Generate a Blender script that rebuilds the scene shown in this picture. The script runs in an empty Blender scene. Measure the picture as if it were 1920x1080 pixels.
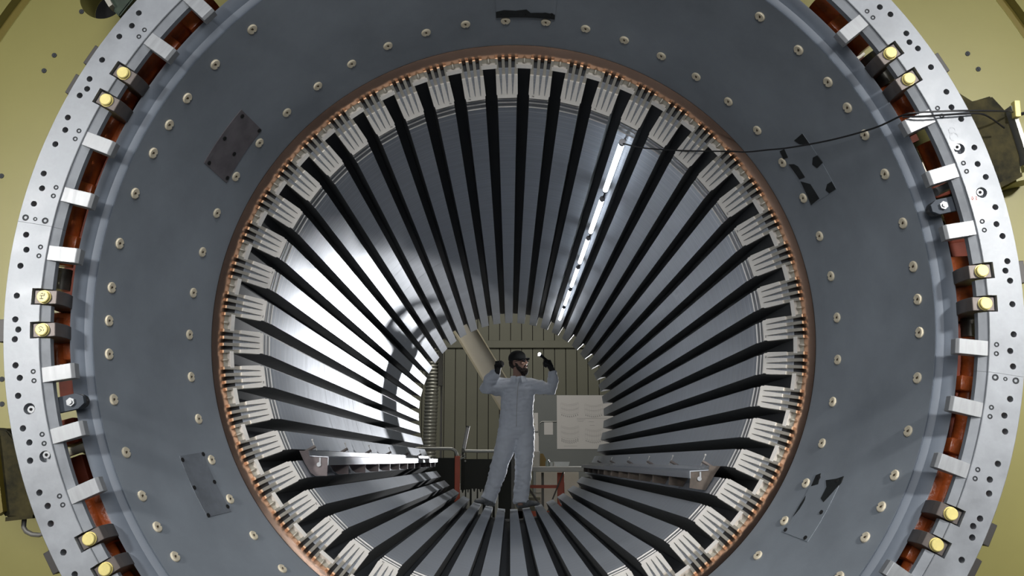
import bpy, bmesh, math, random
from math import sin, cos, pi, radians as R, sqrt, atan2
from mathutils import Vector as V, Matrix as M, noise, Euler

random.seed(7)
SC = bpy.context.scene
COL = SC.collection
# ------------------------------------------------------------------ camera, world, lights, exposure
cam_d = bpy.data.cameras.new('camera')
cam_d.lens = 36.07; cam_d.sensor_width = 36; cam_d.clip_start = .05; cam_d.clip_end = 100
cam = bpy.data.objects.new('camera', cam_d); COL.objects.link(cam)
cam.location = (-.0157, -4.0178, -.5224)
cam.rotation_euler = (R(90) + .1665, 0, -.0020)
SC.camera = cam
SC.view_settings.view_transform = 'Standard'; SC.view_settings.look = 'None'
SC.view_settings.gamma = 1; SC.view_settings.use_curve_mapping = False
SC.view_settings.exposure = 0.0
try: SC.cycles.use_denoising = True
except Exception: pass

W = bpy.data.worlds.new('world'); SC.world = W; W.use_nodes = True
bg = W.node_tree.nodes['Background']
bg.inputs[0].default_value = (.80, .88, 1.0, 1); bg.inputs[1].default_value = .04

def area(name, loc, aim, size, power, col=(1, 1, 1), size_y=None, spread=180):
    d = bpy.data.lights.new(name, 'AREA'); d.energy = power; d.color = col; d.size = size
    d.spread = R(spread)
    if size_y: d.shape = 'RECTANGLE'; d.size_y = size_y
    o = bpy.data.objects.new(name, d); COL.objects.link(o); o.location = loc
    o.rotation_euler = (V(aim) - V(loc)).to_track_quat('-Z', 'Y').to_euler()
    return o
area('hall_lamp_left', (-2.9, -4.4, .8), (-1.75, -.6, -.15), .30, 13, (1, .98, .95), spread=50)
area('hall_lamp_right', (2.95, -4.4, 1.5), (1.75, -.6, 0), .30, 18, (1, .98, .95), spread=50)
area('hall_lamp_front', (0, -8, 1.3), (0, 2, -.2), 2.4, 205, (.95, .97, 1))
area('overhead_fill_light', (0, -4.8, 4.2), (0, 1, -1), 2.0, 110, (.97, .98, 1))  # unseen fill light, added to brighten the lower teeth of the bore
area('rear_lamp_right', (3.67, 16.35, -.15), (-.6, 5.6, -.1), .30, 27, (.97, .98, 1), spread=26)
area('rear_lamp_top', (-.6, 10.5, 4.2), (.3, 15, -.4), 2.2, 230, (1, .97, .92))

# ------------------------------------------------------------------ materials
MATS = {}
def mat(name, col, rough=.5, metal=0., var=0., vscale=8., vstretch=(1, 1, 1), bump=0., bscale=60., emit=None,
        estr=0., rvar=0., coat=0., spec=.5, col2=None, detail=4.):
    if name in MATS: return MATS[name]
    m = bpy.data.materials.new(name); m.use_nodes = True; nt = m.node_tree; b = nt.nodes['Principled BSDF']
    b.inputs['Base Color'].default_value = (*col, 1); b.inputs['Roughness'].default_value = rough
    b.inputs['Metallic'].default_value = metal; b.inputs['Coat Weight'].default_value = coat
    b.inputs['Coat Roughness'].default_value = .12
    b.inputs['Specular IOR Level'].default_value = spec
    tc = nt.nodes.new('ShaderNodeTexCoord'); mp = nt.nodes.new('ShaderNodeMapping')
    mp.inputs['Scale'].default_value = vstretch
    nt.links.new(tc.outputs['Object'], mp.inputs['Vector'])
    n = nt.nodes.new('ShaderNodeTexNoise'); n.inputs['Scale'].default_value = vscale; n.inputs['Detail'].default_value = detail
    n.inputs['Roughness'].default_value = .62
    nt.links.new(mp.outputs[0], n.inputs['Vector'])
    if var > 0 or col2:
        cr = nt.nodes.new('ShaderNodeValToRGB'); cr.color_ramp.elements[0].position = .33; cr.color_ramp.elements[1].position = .67
        a = col2 if col2 else tuple(max(0, c * (1 - var)) for c in col)
        c2 = col if col2 else tuple(min(1, c * (1 + var)) for c in col)
        cr.color_ramp.elements[0].color = (*a, 1); cr.color_ramp.elements[1].color = (*c2, 1)
        nt.links.new(n.outputs['Fac'], cr.inputs['Fac']); nt.links.new(cr.outputs['Color'], b.inputs['Base Color'])
    if rvar > 0:
        mr = nt.nodes.new('ShaderNodeMapRange'); mr.inputs[1].default_value = .3; mr.inputs[2].default_value = .7
        mr.inputs[3].default_value = max(.02, rough - rvar); mr.inputs[4].default_value = min(1, rough + rvar)
        nt.links.new(n.outputs['Fac'], mr.inputs[0]); nt.links.new(mr.outputs[0], b.inputs['Roughness'])
    if bump > 0:
        n2 = nt.nodes.new('ShaderNodeTexNoise'); n2.inputs['Scale'].default_value = bscale; n2.inputs['Detail'].default_value = 3
        nt.links.new(mp.outputs[0], n2.inputs['Vector'])
        bp = nt.nodes.new('ShaderNodeBump'); bp.inputs['Strength'].default_value = bump; bp.inputs['Distance'].default_value = .01
        nt.links.new(n2.outputs['Fac'], bp.inputs['Height']); nt.links.new(bp.outputs['Normal'], b.inputs['Normal'])
    if emit:
        b.inputs['Emission Color'].default_value = (*emit, 1); b.inputs['Emission Strength'].default_value = estr
    MATS[name] = m
    return m

def lamination_material():
    """Stacked steel sheets: fine streaks along the axis, pale spacer lines in the stepped end packets."""
    m = bpy.data.materials.new('laminated_steel'); m.use_nodes = True; nt = m.node_tree; b = nt.nodes['Principled BSDF']
    L = nt.links.new
    tc = nt.nodes.new('ShaderNodeTexCoord'); sep = nt.nodes.new('ShaderNodeSeparateXYZ'); L(tc.outputs['Object'], sep.inputs[0])
    mp = nt.nodes.new('ShaderNodeMapping'); mp.inputs['Scale'].default_value = (1.2, 26, 1.2); L(tc.outputs['Object'], mp.inputs[0])
    n = nt.nodes.new('ShaderNodeTexNoise'); n.inputs['Scale'].default_value = 2.2; n.inputs['Detail'].default_value = 5; n.inputs['Roughness'].default_value = .7
    L(mp.outputs[0], n.inputs['Vector'])
    cr = nt.nodes.new('ShaderNodeValToRGB'); e = cr.color_ramp.elements
    e[0].position = .32; e[0].color = (.30, .325, .365, 1); e[1].position = .70; e[1].color = (.52, .555, .61, 1)
    L(n.outputs['Fac'], cr.inputs['Fac'])
    last = cr.outputs['Color']; whites = None
    for yy, w, c in ((.53, .003, (.60, .61, .63)),
                     (.60, .003, (.55, .56, .58)), (.68, .003, (.55, .56, .58)), (.79, .003, (.5, .51, .53)), (.92, .003, (.5, .51, .53)),
                     (.520, .0015, (.92, .93, .93)), (.406, .010, (.20, .205, .21)), (.445, .016, (.22, .225, .23)), (.378, .010, (.19, .195, .20))):
        sb = nt.nodes.new('ShaderNodeMath'); sb.operation = 'COMPARE'
        sb.inputs[1].default_value = yy; sb.inputs[2].default_value = w
        L(sep.outputs['Y'], sb.inputs[0])
        mx = nt.nodes.new('ShaderNodeMix'); mx.data_type = 'RGBA'
        L(sb.outputs[0], mx.inputs['Factor']); L(last, mx.inputs['A']); mx.inputs['B'].default_value = (*c, 1)
        last = mx.outputs['Result']
        if c[0] > .7:
            if whites is None: whites = sb.outputs[0]
            else:
                ad = nt.nodes.new('ShaderNodeMath'); ad.operation = 'MAXIMUM'; L(whites, ad.inputs[0]); L(sb.outputs[0], ad.inputs[1]); whites = ad.outputs[0]
    L(last, b.inputs['Base Color'])
    lm = nt.nodes.new('ShaderNodeMapRange'); lm.inputs[1].default_value = 0; lm.inputs[2].default_value = 1; lm.inputs[3].default_value = .40; lm.inputs[4].default_value = 0
    L(whites, lm.inputs[0]); L(lm.outputs[0], b.inputs['Metallic'])
    mr = nt.nodes.new('ShaderNodeMapRange'); mr.inputs[1].default_value = .3; mr.inputs[2].default_value = .7
    mr.inputs[3].default_value = .28; mr.inputs[4].default_value = .48
    L(n.outputs['Fac'], mr.inputs[0]); L(mr.outputs[0], b.inputs['Roughness'])
    bp = nt.nodes.new('ShaderNodeBump'); bp.inputs['Strength'].default_value = .12; bp.inputs['Distance'].default_value = .004
    L(n.outputs['Fac'], bp.inputs['Height']); L(bp.outputs[0], b.inputs['Normal'])
    return m

LAM = lamination_material()
SLATE = mat('slate_blue_paint_lightened', (.235, .262, .290), .45, 0, var=.16, vscale=2.2, rvar=.06, bump=.03, bscale=160, detail=8)  # same paint as the rim, missing lamp light put into the colour
SLATE_L = mat('slate_blue_paint_rim', (.125, .146, .176), .48, 0, var=.10, vscale=5, rvar=.05, detail=8)  # the same paint, left darker where the lamps reach the rim
COVER = mat('cover_plate_paint', (.15,.165,.185), .48, 0, var=.2, vscale=9)
COVER_D = mat('cover_plate_bare', (.135,.122,.13), .55, 0, var=.25, vscale=9)
TAPE = mat('black_adhesive', (.008, .010, .010), .6, 0, var=.4, vscale=20)
NYLON = mat('cream_nylon', (.70, .62, .46), .5, var=.08, vscale=40)
NYLON_H = mat('brown_recess', (.07, .045, .02), .6)
ALU = mat('machined_aluminium', (.29, .305, .325), .50, .22, var=.17, vscale=8, rvar=.10, bump=.05, bscale=40, detail=8)
ALU_B = mat('bright_aluminium', (.34, .35, .36), .46, .25, var=.08, vscale=14, vstretch=(1, 1, 6), rvar=.08)
STEELCAP = mat('dark_socket_screw', (.045, .048, .052), .7, 0, spec=.2)
HOLE = mat('black_hole', (.006, .006, .006), .9)
CLAMP = mat('brown_grey_steel', (.135, .115, .105), .5, .4, var=.15, vscale=12)
LUG = mat('dark_grey_lug', (.060, .056, .053), .55, .3, var=.1)
YBOLT = mat('yellow_painted_bolt', (.80, .68, .25), .42, var=.06, vscale=60)
YELLOW = mat('yellow_ochre_paint', (.245, .222, .066), .45, 0, var=.06, vscale=1.6, bump=.015, bscale=90, detail=8)
YELLOW_D = mat('old_yellow_paint', (.15, .115, .014), .5, 0, var=.1, vscale=3)
ORANGE = mat('red_orange_varnish', (.60, .130, .030), .34, 0, var=.4, vscale=9, bump=.25, bscale=90, coat=.22)
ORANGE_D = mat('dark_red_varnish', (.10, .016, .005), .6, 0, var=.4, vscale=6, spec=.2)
METALPIPE = mat('worn_steel_pipe', (.33, .31, .27), .35, .8, var=.3, vscale=20)
COPPER = mat('polished_copper', (.80, .50, .34), .2, 1.0, var=.04, vscale=10, rvar=.03)
WHITE = mat('white_epoxy_finger', (.68, .655, .61), .45, var=.05, vscale=30)
CHROME = mat('polished_steel_bar', (.62, .58, .50), .2, .6, var=.1, vscale=30)
WEDGE = mat('grey_wedge', (.42, .40, .34), .5, .3)
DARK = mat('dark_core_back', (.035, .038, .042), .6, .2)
RAILST = mat('rolled_steel', (.36, .375, .40), .34, .8, var=.12, vscale=4, vstretch=(1, .4, 6), rvar=.08)
RUST = mat('brown_primer', (.13, .105, .105), .6, 0, var=.2, vscale=16)
RUST_R = mat('rusty_brown', (.095, .072, .055), .6, 0, var=.35, vscale=18)
OILY = mat('oily_dark_wood', (.055, .046, .018), .75, 0, col2=(.006, .007, .006), vscale=11, vstretch=(1, 1, 1), bump=.2, bscale=18, spec=.12, detail=8)
GREENISH = mat('dark_green_box', (.02, .035, .02), .5, 0, var=.5, vscale=14)
CABLE = mat('black_rubber', (.012, .012, .013), .5)
LEDM = mat('led_tube_glow', (.9, .9, .9), .3, emit=(.82, .90, 1.0), estr=11)
LEDH = mat('lamp_housing', (.16, .16, .17), .4, .3)
TORCHE = mat('torch_glow', (.9, .9, .9), .3, emit=(.95, .97, 1.0), estr=120)
BLACKP = mat('black_plastic', (.012, .012, .012), .45)
TYVEK = mat('white_coverall', (.74, .77, .82), .7, 0, var=.05, vscale=6, bump=.25, bscale=22)
SKIN = mat('skin', (.38, .22, .16), .55, 0, var=.06, vscale=20)
HAIR = mat('dark_beard', (.022, .013, .009), .7, bump=.5, bscale=220)
CAPM = mat('black_cloth', (.010, .010, .010), .8, bump=.2, bscale=200)
GLOVE = mat('black_glove', (.013, .013, .012), .6, bump=.2, bscale=150)
SHOE = mat('grey_shoe_cover', (.17, .175, .175), .6, 0, var=.3, vscale=30, bump=.3, bscale=60)
GLASS = mat('tinted_glasses', (.03, .03, .035), .15, 0)
WALL = mat('olive_wall_panel', (.150, .149, .103), .6, 0, var=.06, vscale=.8)
GROOVE = mat('dark_wall_groove', (.018, .014, .008), .8)
FLOORM = mat('concrete_floor', (.14, .14, .13), .6, 0, var=.2, vscale=2)
BOARD = mat('grey_partition', (.155, .165, .155), .6, 0, var=.03, vscale=3)
PAPER = mat('white_paper', (.56, .54, .51), .7)
INK = mat('pencil_grey', (.34, .33, .32), .8)
INK_D = mat('dark_pencil', (.20, .195, .19), .8)
BEAM = mat('beige_sheet_metal', (.50, .47, .40), .5, 0, var=.04, vscale=3)
BEAM_E = mat('beige_trim', (.50, .45, .32), .45)
DUCT = mat('galvanised_duct', (.56, .55, .47), .36, .5, var=.1, vscale=12)
RACK = mat('orange_rack_paint', (.50, .065, .012), .45, var=.1)
MESHP = mat('dark_guard_panel', (.010, .011, .006), .7)
RAILW = mat('pale_rail_paint', (.34, .34, .31), .4, .3)
TABLE = mat('pale_worktop', (.44, .43, .40), .5)
LEGM = mat('grey_table_leg', (.13, .125, .11), .5)
CARD = mat('cardboard', (.25, .17, .06), .8)
BOXW = mat('white_carton', (.50, .48, .44), .7)
PEG = mat('cream_bar', (.46, .44, .36), .6)
TRAY = mat('clear_plastic_tray', (.40, .42, .41), .2)
JAR = mat('grey_green_jar', (.20, .24, .22), .25)

# ------------------------------------------------------------------ helpers
def finish(name, me, m, parent=None, auto=35, local=False):
    me.materials.append(m)
    o = bpy.data.objects.new(name, me); COL.objects.link(o)
    if auto:
        me.shade_smooth(); me.set_sharp_from_angle(angle=R(auto))
    if parent:
        o.parent = parent
        if not local: o.location = -parent.location
    return o

def obj(name, bm, m, parent=None, auto=35, local=False, recalc=True):
    if recalc: bmesh.ops.recalc_face_normals(bm, faces=bm.faces[:])
    me = bpy.data.meshes.new(name); bm.to_mesh(me); bm.free()
    return finish(name, me, m, parent, auto, local)

def thing(name, label, cat, loc=(0, 0, 0), group=None):
    o = bpy.data.objects.new(name, None); COL.objects.link(o); o.location = loc; o.empty_display_size = .1
    o['label'] = label; o['category'] = cat
    if group: o['group'] = group
    return o

def tag(o, label, cat, group=None):
    o['label'] = label; o['category'] = cat
    if group: o['group'] = group
    return o

def copy_part(src, parent, loc, rot):
    c = src.copy(); COL.objects.link(c); c.parent = parent; c.location = loc; c.rotation_euler = rot
    for ch in src.children:
        d = ch.copy(); COL.objects.link(d); d.parent = c
    return c

def box(bm, lo, hi, bev=0.):
    x0, y0, z0 = lo; x1, y1, z1 = hi
    vs = [bm.verts.new(p) for p in ((x0, y0, z0), (x1, y0, z0), (x1, y1, z0), (x0, y1, z0), (x0, y0, z1), (x1, y0, z1), (x1, y1, z1), (x0, y1, z1))]
    fs = [bm.faces.new([vs[i] for i in f]) for f in ((0, 3, 2, 1), (4, 5, 6, 7), (0, 1, 5, 4), (1, 2, 6, 5), (2, 3, 7, 6), (3, 0, 4, 7))]
    if bev > 0:
        es = list({e for f in fs for e in f.edges})
        bmesh.ops.bevel(bm, geom=es, offset=bev, segments=2, profile=.5, affect='EDGES')
    return vs

def prism(bm, poly, axis, a, b):
    """Extrude a 2D polygon. axis 'y': poly is (x,z); 'z': (x,y); 'x': (y,z)."""
    def P(p, t):
        return {'y': (p[0], t, p[1]), 'z': (p[0], p[1], t), 'x': (t, p[0], p[1])}[axis]
    A = [bm.verts.new(P(p, a)) for p in poly]; B = [bm.verts.new(P(p, b)) for p in poly]; n = len(poly)
    bm.faces.new(A); bm.faces.new(B[::-1])
    for i in range(n): bm.faces.new((A[i], B[i], B[(i + 1) % n], A[(i + 1) % n]))

def tube(bm, pts, r, seg=10, cap=True, rs=None):
    pts = [V(p) for p in pts]; rings = []; n = len(pts)
    up = None
    for i, p in enumerate(pts):
        t = (pts[min(i + 1, n - 1)] - pts[max(i - 1, 0)]).normalized()
        if up is None:
            up = V((0, 0, 1)) if abs(t.z) < .9 else V((1, 0, 0))
        a = t.cross(up).normalized(); up = a.cross(t).normalized()
        rr = rs[i] if rs else r
        rings.append([bm.verts.new(p + (a * cos(k * 2 * pi / seg) + up * sin(k * 2 * pi / seg)) * rr) for k in range(seg)])
    for i in range(n - 1):
        for k in range(seg):
            bm.faces.new((rings[i][k], rings[i][(k + 1) % seg], rings[i + 1][(k + 1) % seg], rings[i + 1][k]))
    if cap: bm.faces.new(rings[0][::-1]); bm.faces.new(rings[-1])

def pl(r, a, y):          # a point at angle a (degrees from the top, clockwise) round the machine axis
    return V((r * sin(R(a)), y, r * cos(R(a))))

def lathe(bm, prof, a0=0, a1=360, seg=192, close_prof=True):
    """Revolve a closed (r, y) outline round the machine axis."""
    full = abs(a1 - a0 - 360) < 1e-6; n = seg if full else seg + 1
    rings = [[bm.verts.new(pl(r, a0 + (a1 - a0) * i / seg, y)) for r, y in prof] for i in range(n)]
    k = len(prof); m_ = k if close_prof else k - 1
    for i in range(seg):
        A = rings[i]; B = rings[(i + 1) % n]
        for j in range(m_): bm.faces.new((A[j], A[(j + 1) % k], B[(j + 1) % k], B[j]))
    if not full and close_prof: bm.faces.new(rings[0]); bm.faces.new(rings[-1][::-1])

def cylinder(bm, p0, p1, r, seg=20, r1=None): tube(bm, [p0, p1], r, seg, True, [r, r if r1 is None else r1])

def new(): return bmesh.new()

def boolean_cut(o, cutter_bm):
    me = bpy.data.meshes.new('cut'); bmesh.ops.recalc_face_normals(cutter_bm, faces=cutter_bm.faces[:]); cutter_bm.to_mesh(me); cutter_bm.free()
    c = bpy.data.objects.new('cut', me); COL.objects.link(c)
    c.matrix_world = M.Translation(o.location if not o.parent else V((0, 0, 0)))
    md = o.modifiers.new('b', 'BOOLEAN'); md.object = c; md.operation = 'DIFFERENCE'; md.solver = 'EXACT'
    bpy.context.view_layer.update()
    dg = bpy.context.evaluated_depsgraph_get()
    res = bpy.data.meshes.new_from_object(o.evaluated_get(dg))
    o.modifiers.clear(); o.data = res
    bpy.data.objects.remove(c)
    res.shade_smooth(); res.set_sharp_from_angle(angle=R(30))

def remeshed(bm, voxel, smooth=2, disp=0., dscale=8., seed=0., disp2=0.):
    bmesh.ops.recalc_face_normals(bm, faces=bm.faces[:])
    me = bpy.data.meshes.new('t'); bm.to_mesh(me); bm.free()
    o = bpy.data.objects.new('t', me); COL.objects.link(o)
    md = o.modifiers.new('r', 'REMESH'); md.mode = 'VOXEL'; md.voxel_size = voxel
    if smooth:
        s = o.modifiers.new('s', 'SMOOTH'); s.iterations = smooth; s.factor = .5
    bpy.context.view_layer.update()
    res = bpy.data.meshes.new_from_object(o.evaluated_get(bpy.context.evaluated_depsgraph_get()))
    bpy.data.objects.remove(o)
    if disp:
        for v in res.vertices:
            p = v.co
            q = V((p.x * dscale, p.y * dscale, p.z * dscale * .8 + seed))
            d = noise.noise(q) * disp + noise.noise(q * 2.7) * disp * .45
            if disp2: d += disp2 * (abs(noise.noise(V((p.x * 5 + p.z * 16, p.y * 6, p.z * 15 - p.x * 9 + seed)))) - .25)
            v.co = p + v.normal * d
    return res

def loft(bm, rings, seg=20):
    """rings: (centre, radius along u, radius along v, u, v)."""
    rs = []
    for c, a, b, u, v in rings:
        c, u, v = V(c), V(u).normalized(), V(v).normalized()
        rs.append([bm.verts.new(c + u * (a * cos(k * 2 * pi / seg)) + v * (b * sin(k * 2 * pi / seg))) for k in range(seg)])
    for i in range(len(rs) - 1):
        for k in range(seg): bm.faces.new((rs[i][k], rs[i][(k + 1) % seg], rs[i + 1][(k + 1) % seg], rs[i + 1][k]))
    bm.faces.new(rs[0][::-1]); bm.faces.new(rs[-1])

def ball(bm, c, r, mtx=None, seg=20):
    r = V((r, r, r)) if isinstance(r, (int, float)) else V(r)
    m_ = M.Translation(V(c)) @ (mtx or M.Identity(4)) @ M.Diagonal((*r, 1))
    bmesh.ops.create_uvsphere(bm, u_segments=seg, v_segments=seg // 2 + 2, radius=1, matrix=m_)

# ------------------------------------------------------------------ the hall (setting)
def structure(name, bm, m, auto=0):
    o = obj(name, bm, m, None, auto); o['kind'] = 'structure'; return o
b = new()
prism(b, [(-14, -2.62), (8.35, -2.62), (8.35, -1.55), (17.6, -1.55), (17.6, -2.9), (-14, -2.9)], 'x', -7.5, 7.5)
structure('floor', b, FLOORM)
b = new()            # vertical olive panels with narrow dark gaps
x = -7.4 + .0860
while x < 7.3:
    box(b, (x + .008, 17.2, -1.55), (x + .2205, 17.26, 6.0)); x += .2285
structure('wall_back', b, WALL)
b = new(); box(b, (-7.5, 17.262, -1.55), (7.5, 17.4, 6.0)); structure('trim_1', b, GROOVE)
b = new(); box(b, (-7.4, 17.13, 1.775), (7.4, 17.198, 1.93), .008); structure('trim_2', b, WALL)

# ------------------------------------------------------------------ stator core: 48 teeth, backs, fingers
TP = 7.5; T0 = -1.5; NT = 48; SW = .0560
RB, RT, RS, CY0 = 1.070, 1.082, 1.178, .365        # bore, tip, slot bottom radius, tip position along the axis
YB = 7.93
def cone_y(r): return CY0 - (r - RT) * (.224 - CY0) / (RT - 1.2086) * -1 if False else CY0 + (r - RT) / (1.2086 - RT) * (.224 - CY0)
core = thing('stator_core', 'large round laminated steel stator core with deep slots and white finger plates', 'stator core', (0, 4, -1.30))
bm = new()
h = R(TP / 2)
def tw(r): return r * sin(h) - SW / 2 * cos(h), r * cos(h) + SW / 2 * sin(h)   # half width, height of the tooth flank
prof = [(CY0 + .002, RT), (.390, RT), (.3905, 1.0790), (.422, 1.0785), (.4225, 1.0750), (.468, 1.0745), (.4685, RB), (YB, RB), (YB, RS), (cone_y(RS) + .002, RS)]
L_ = [bm.verts.new((-tw(r)[0], y, tw(r)[1])) for y, r in prof]; Rr = [bm.verts.new((tw(r)[0], y, tw(r)[1])) for y, r in prof]
bm.faces.new(L_); bm.faces.new(Rr[::-1])
NP = len(prof)
for i in range(NP):
    f = bm.faces.new((L_[i], L_[(i + 1) % NP], Rr[(i + 1) % NP], Rr[i]))
    if i in (1, 3, 5): f.material_index = 2      # pale spacer edges of the end packets
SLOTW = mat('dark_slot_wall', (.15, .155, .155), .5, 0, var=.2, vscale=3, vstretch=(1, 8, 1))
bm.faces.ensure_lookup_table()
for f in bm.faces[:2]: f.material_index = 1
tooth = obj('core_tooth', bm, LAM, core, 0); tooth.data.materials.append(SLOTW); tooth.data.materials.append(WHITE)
# white finger comb: a foot along the tip and four bars widening apart
sl = V((0, .224 - CY0, 1.2086 - RT)).normalized(); nrm = V((0, -sl.z, sl.y))
def onc(x, s, hgt): return V((x, CY0, RT)) + sl * s + nrm * hgt
FL = (V((0, .224 - CY0, 1.2086 - RT))).length
def slab(bm, x0a, x1a, x0b, x1b, s0, s1, h0, h1, h1b=None):
    h1b = h1 if h1b is None else h1b
    q = [onc(x0a, s0, h0), onc(x1a, s0, h0), onc(x1b, s1, h0), onc(x0b, s1, h0), onc(x0a, s0, h1), onc(x1a, s0, h1), onc(x1b, s1, h1b), onc(x0b, s1, h1b)]
    vs = [bm.verts.new(p) for p in q]
    for f in ((0, 3, 2, 1), (4, 5, 6, 7), (0, 1, 5, 4), (1, 2, 6, 5), (2, 3, 7, 6), (3, 0, 4, 7)): bm.faces.new([vs[i] for i in f])
bm = new()
w0 = tw(RT)[0]; w1 = tw(1.157)[0]; w2 = tw(1.2086)[0] + .0005
sA, sB = .016, FL * .60
slab(bm, -w0, w0, -w0 - .001, w0 + .001, 0, sA, .0, .012)
fw = w0 * 2 / 4 * .68
def fx(i, s):
    w = w0 + (w1 - w0) * min(1, s / sB) if s <= sB else w1 + (w2 - w1) * (s - sB) / (FL - sB)
    c = -w + fw / 2 + i * (2 * w - fw) / 3
    return c
for i in range(4):
    a0 = fx(i, sA); a1 = fx(i, sB)
    ww = w0 * .25
    slab(bm, a0 - ww * .99, a0 + ww * .99, a1 - fw / 2, a1 + fw / 2, sA, sB, -.016, .012, .016)
comb = obj('finger_plate', bm, WHITE, core, 0)
bm = new()
for i in range(4):
    a1 = fx(i, sB); a2 = fx(i, FL * .99)
    slab(bm, a1 - fw / 2 * .96, a1 + fw / 2 * .96, a2 - fw / 2 * .85, a2 + fw / 2 * .85, sB, FL * .99, -.016, .009, .006)
bars = obj('clamping_bars', bm, CHROME, comb, 0, local=True)
# frame round the slot bottom (drawn at the slot, half a pitch on)
bm = new()
s0 = (RS - RT) / sl.z
hw = SW / 2
slab(bm, -hw - .006, hw + .006, -hw - .007, hw + .007, s0 - .001, s0 + .017, -.02, .008)
slab(bm, -hw - .0055, -hw, -hw - .0055, -hw, .085, s0, -.02, .006); slab(bm, hw, hw + .0055, hw, hw + .0055, .085, s0, -.02, .006)
slot_frame = obj('slot_frame', bm, WHITE, core, 0)
bm = new()
s1 = s0 + .017
slab(bm, -hw - .006, hw + .006, -hw - .006, hw + .006, s1, FL * 1.03, -.028, -.012)
q = [onc(-.012, s1 + .004, -.012), onc(.012, s1 + .004, -.012), onc(.003, FL * .99, -.012), onc(-.003, FL * .99, -.012), onc(0, s1 + .006, .006)]
vs = [bm.verts.new(p) for p in q]
for f in ((0, 1, 4), (1, 2, 4), (2, 3, 4), (3, 0, 4), (3, 2, 1, 0)): bm.faces.new([vs[i] for i in f])
wedge = obj('slot_wedge', bm, WEDGE, slot_frame, 0, local=True)
bm = new()      # white end finger on the far end
hw0, z0 = tw(RB + .004); hw1, z1 = tw(RS)
vs = [bm.verts.new(p) for p in ((-hw0 + .004, YB + .001, z0), (hw0 - .004, YB + .001, z0), (hw1 - .004, YB + .001, z1), (-hw1 + .004, YB + .001, z1),
      (-hw0 + .004, YB + .07, z0 + .01), (hw0 - .004, YB + .07, z0 + .01), (hw1 - .004, YB + .07, z1), (-hw1 + .004, YB + .07, z1))]
for f in ((0, 3, 2, 1), (4, 5, 6, 7), (0, 1, 5, 4), (1, 2, 6, 5), (2, 3, 7, 6), (3, 0, 4, 7)): bm.faces.new([vs[i] for i in f])
efing = obj('end_finger', bm, WHITE, core, 0)
for k in range(NT):
    a = R(T0 + TP * k); a2 = R(T0 + TP * (k + .5))
    for src, ang in ((tooth, a), (comb, a), (slot_frame, a2), (efing, a)):
        if k == 0: src.rotation_euler = (0, ang, 0)
        else: copy_part(src, core, src.location, (0, ang, 0))
for c in [o for o in core.children if o.name.split('.')[0] == 'finger_plate']:      # small pen numbers near some finger tips
    a_ = math.degrees(c.rotation_euler.y) % 360; k_ = round((a_ - T0 % 360) / TP) % 48
    if k_ in (1, 3, 8, 9, 12, 13, 28, 30, 31, 35, 37, 38, 44, 46, 47):
        sx = -1 if k_ % 2 else 1
        fr = M.Identity(4); fr.translation = onc(sx * w0 * .62, .010, .0124)
        fr = fr @ M(((1, 0, 0), (0, nrm.y, sl.y), (0, nrm.z, sl.z))).to_4x4()
        bm = new()
        for (x0, z0), (x1, z1) in (((-.005, .003), (-.002, .003)), ((-.002, .003), (-.004, -.003)), ((.001, .004), (.001, -.003)), ((.003, .003), (.005, -.002)), ((.005, -.002), (.002, -.002))):
            d = V((x1 - x0, 0, z1 - z0)); n_ = V((-d.z, 0, d.x)).normalized() * .0007
            bm.faces.new([bm.verts.new(fr @ p) for p in (V((x0, 0, z0)) + n_, V((x0, 0, z0)) - n_, V((x1, 0, z1)) - n_, V((x1, 0, z1)) + n_)])
        obj('pen_mark', bm, HOLE, c, 0, local=True)
bm = new()
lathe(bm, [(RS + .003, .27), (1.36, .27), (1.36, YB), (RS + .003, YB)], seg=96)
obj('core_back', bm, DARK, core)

# ------------------------------------------------------------------ polished copper ring
bm = new()
lathe(bm, [(1.2115, .224), (1.2312, .154), (1.2335, .150), (1.2350, .153), (1.2350, .262), (1.2115, .262)], seg=240)
o = obj('copper_ring', bm, COPPER)
tag(o, 'thin polished copper ring around the white finger plates at the bore mouth', 'copper ring')

# ------------------------------------------------------------------ slate blue end shield (dished cone)
KC = -.33285
def crad(y): return 1.28 + KC * y
shield = thing('end_shield', 'wide dished slate blue end shield studded with cream slotted bolts around the bore', 'end shield', (0, -.2, -1.50))
bm = new()
ins = [(1.2357, .152), (1.2385, .140), (1.28, 0), (1.4266, -.4403), (1.4505, -.512)]
lathe(bm, ins + [(1.462, -.512), (1.32, .0), (1.262, .152)], seg=240)
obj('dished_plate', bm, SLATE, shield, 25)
bm = new()
lathe(bm, [(1.4507, -.513), (1.4530, -.5155), (1.4555, -.5120), (1.4600, -.5150), (1.4780, -.520), (1.4830, -.5245), (1.5120, -.5440), (1.5165, -.5450), (1.5180, -.5400), (1.5150, -.5280), (1.4625, -.498)], seg=240)
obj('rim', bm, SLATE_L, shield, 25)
def cone_frame(a, y, lift=0.):
    """Frame on the cone: local z = surface normal, local y = towards the axis end (down the cone), local x = round the ring."""
    r = crad(y); er = pl(1, a, 0); et = V((cos(R(a)), 0, -sin(R(a)))); ey = V((0, 1, 0))
    up = (er * KC + ey).normalized()              # along the cone, away from the camera
    n = (et.cross(up)).normalized()
    if n.dot(er) > 0: n = -n
    m_ = M((et, up, n)).transposed().to_4x4()
    m_.translation = pl(r, a, y) + n * lift
    return m_
bm = new()
RBt = .0200
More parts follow.
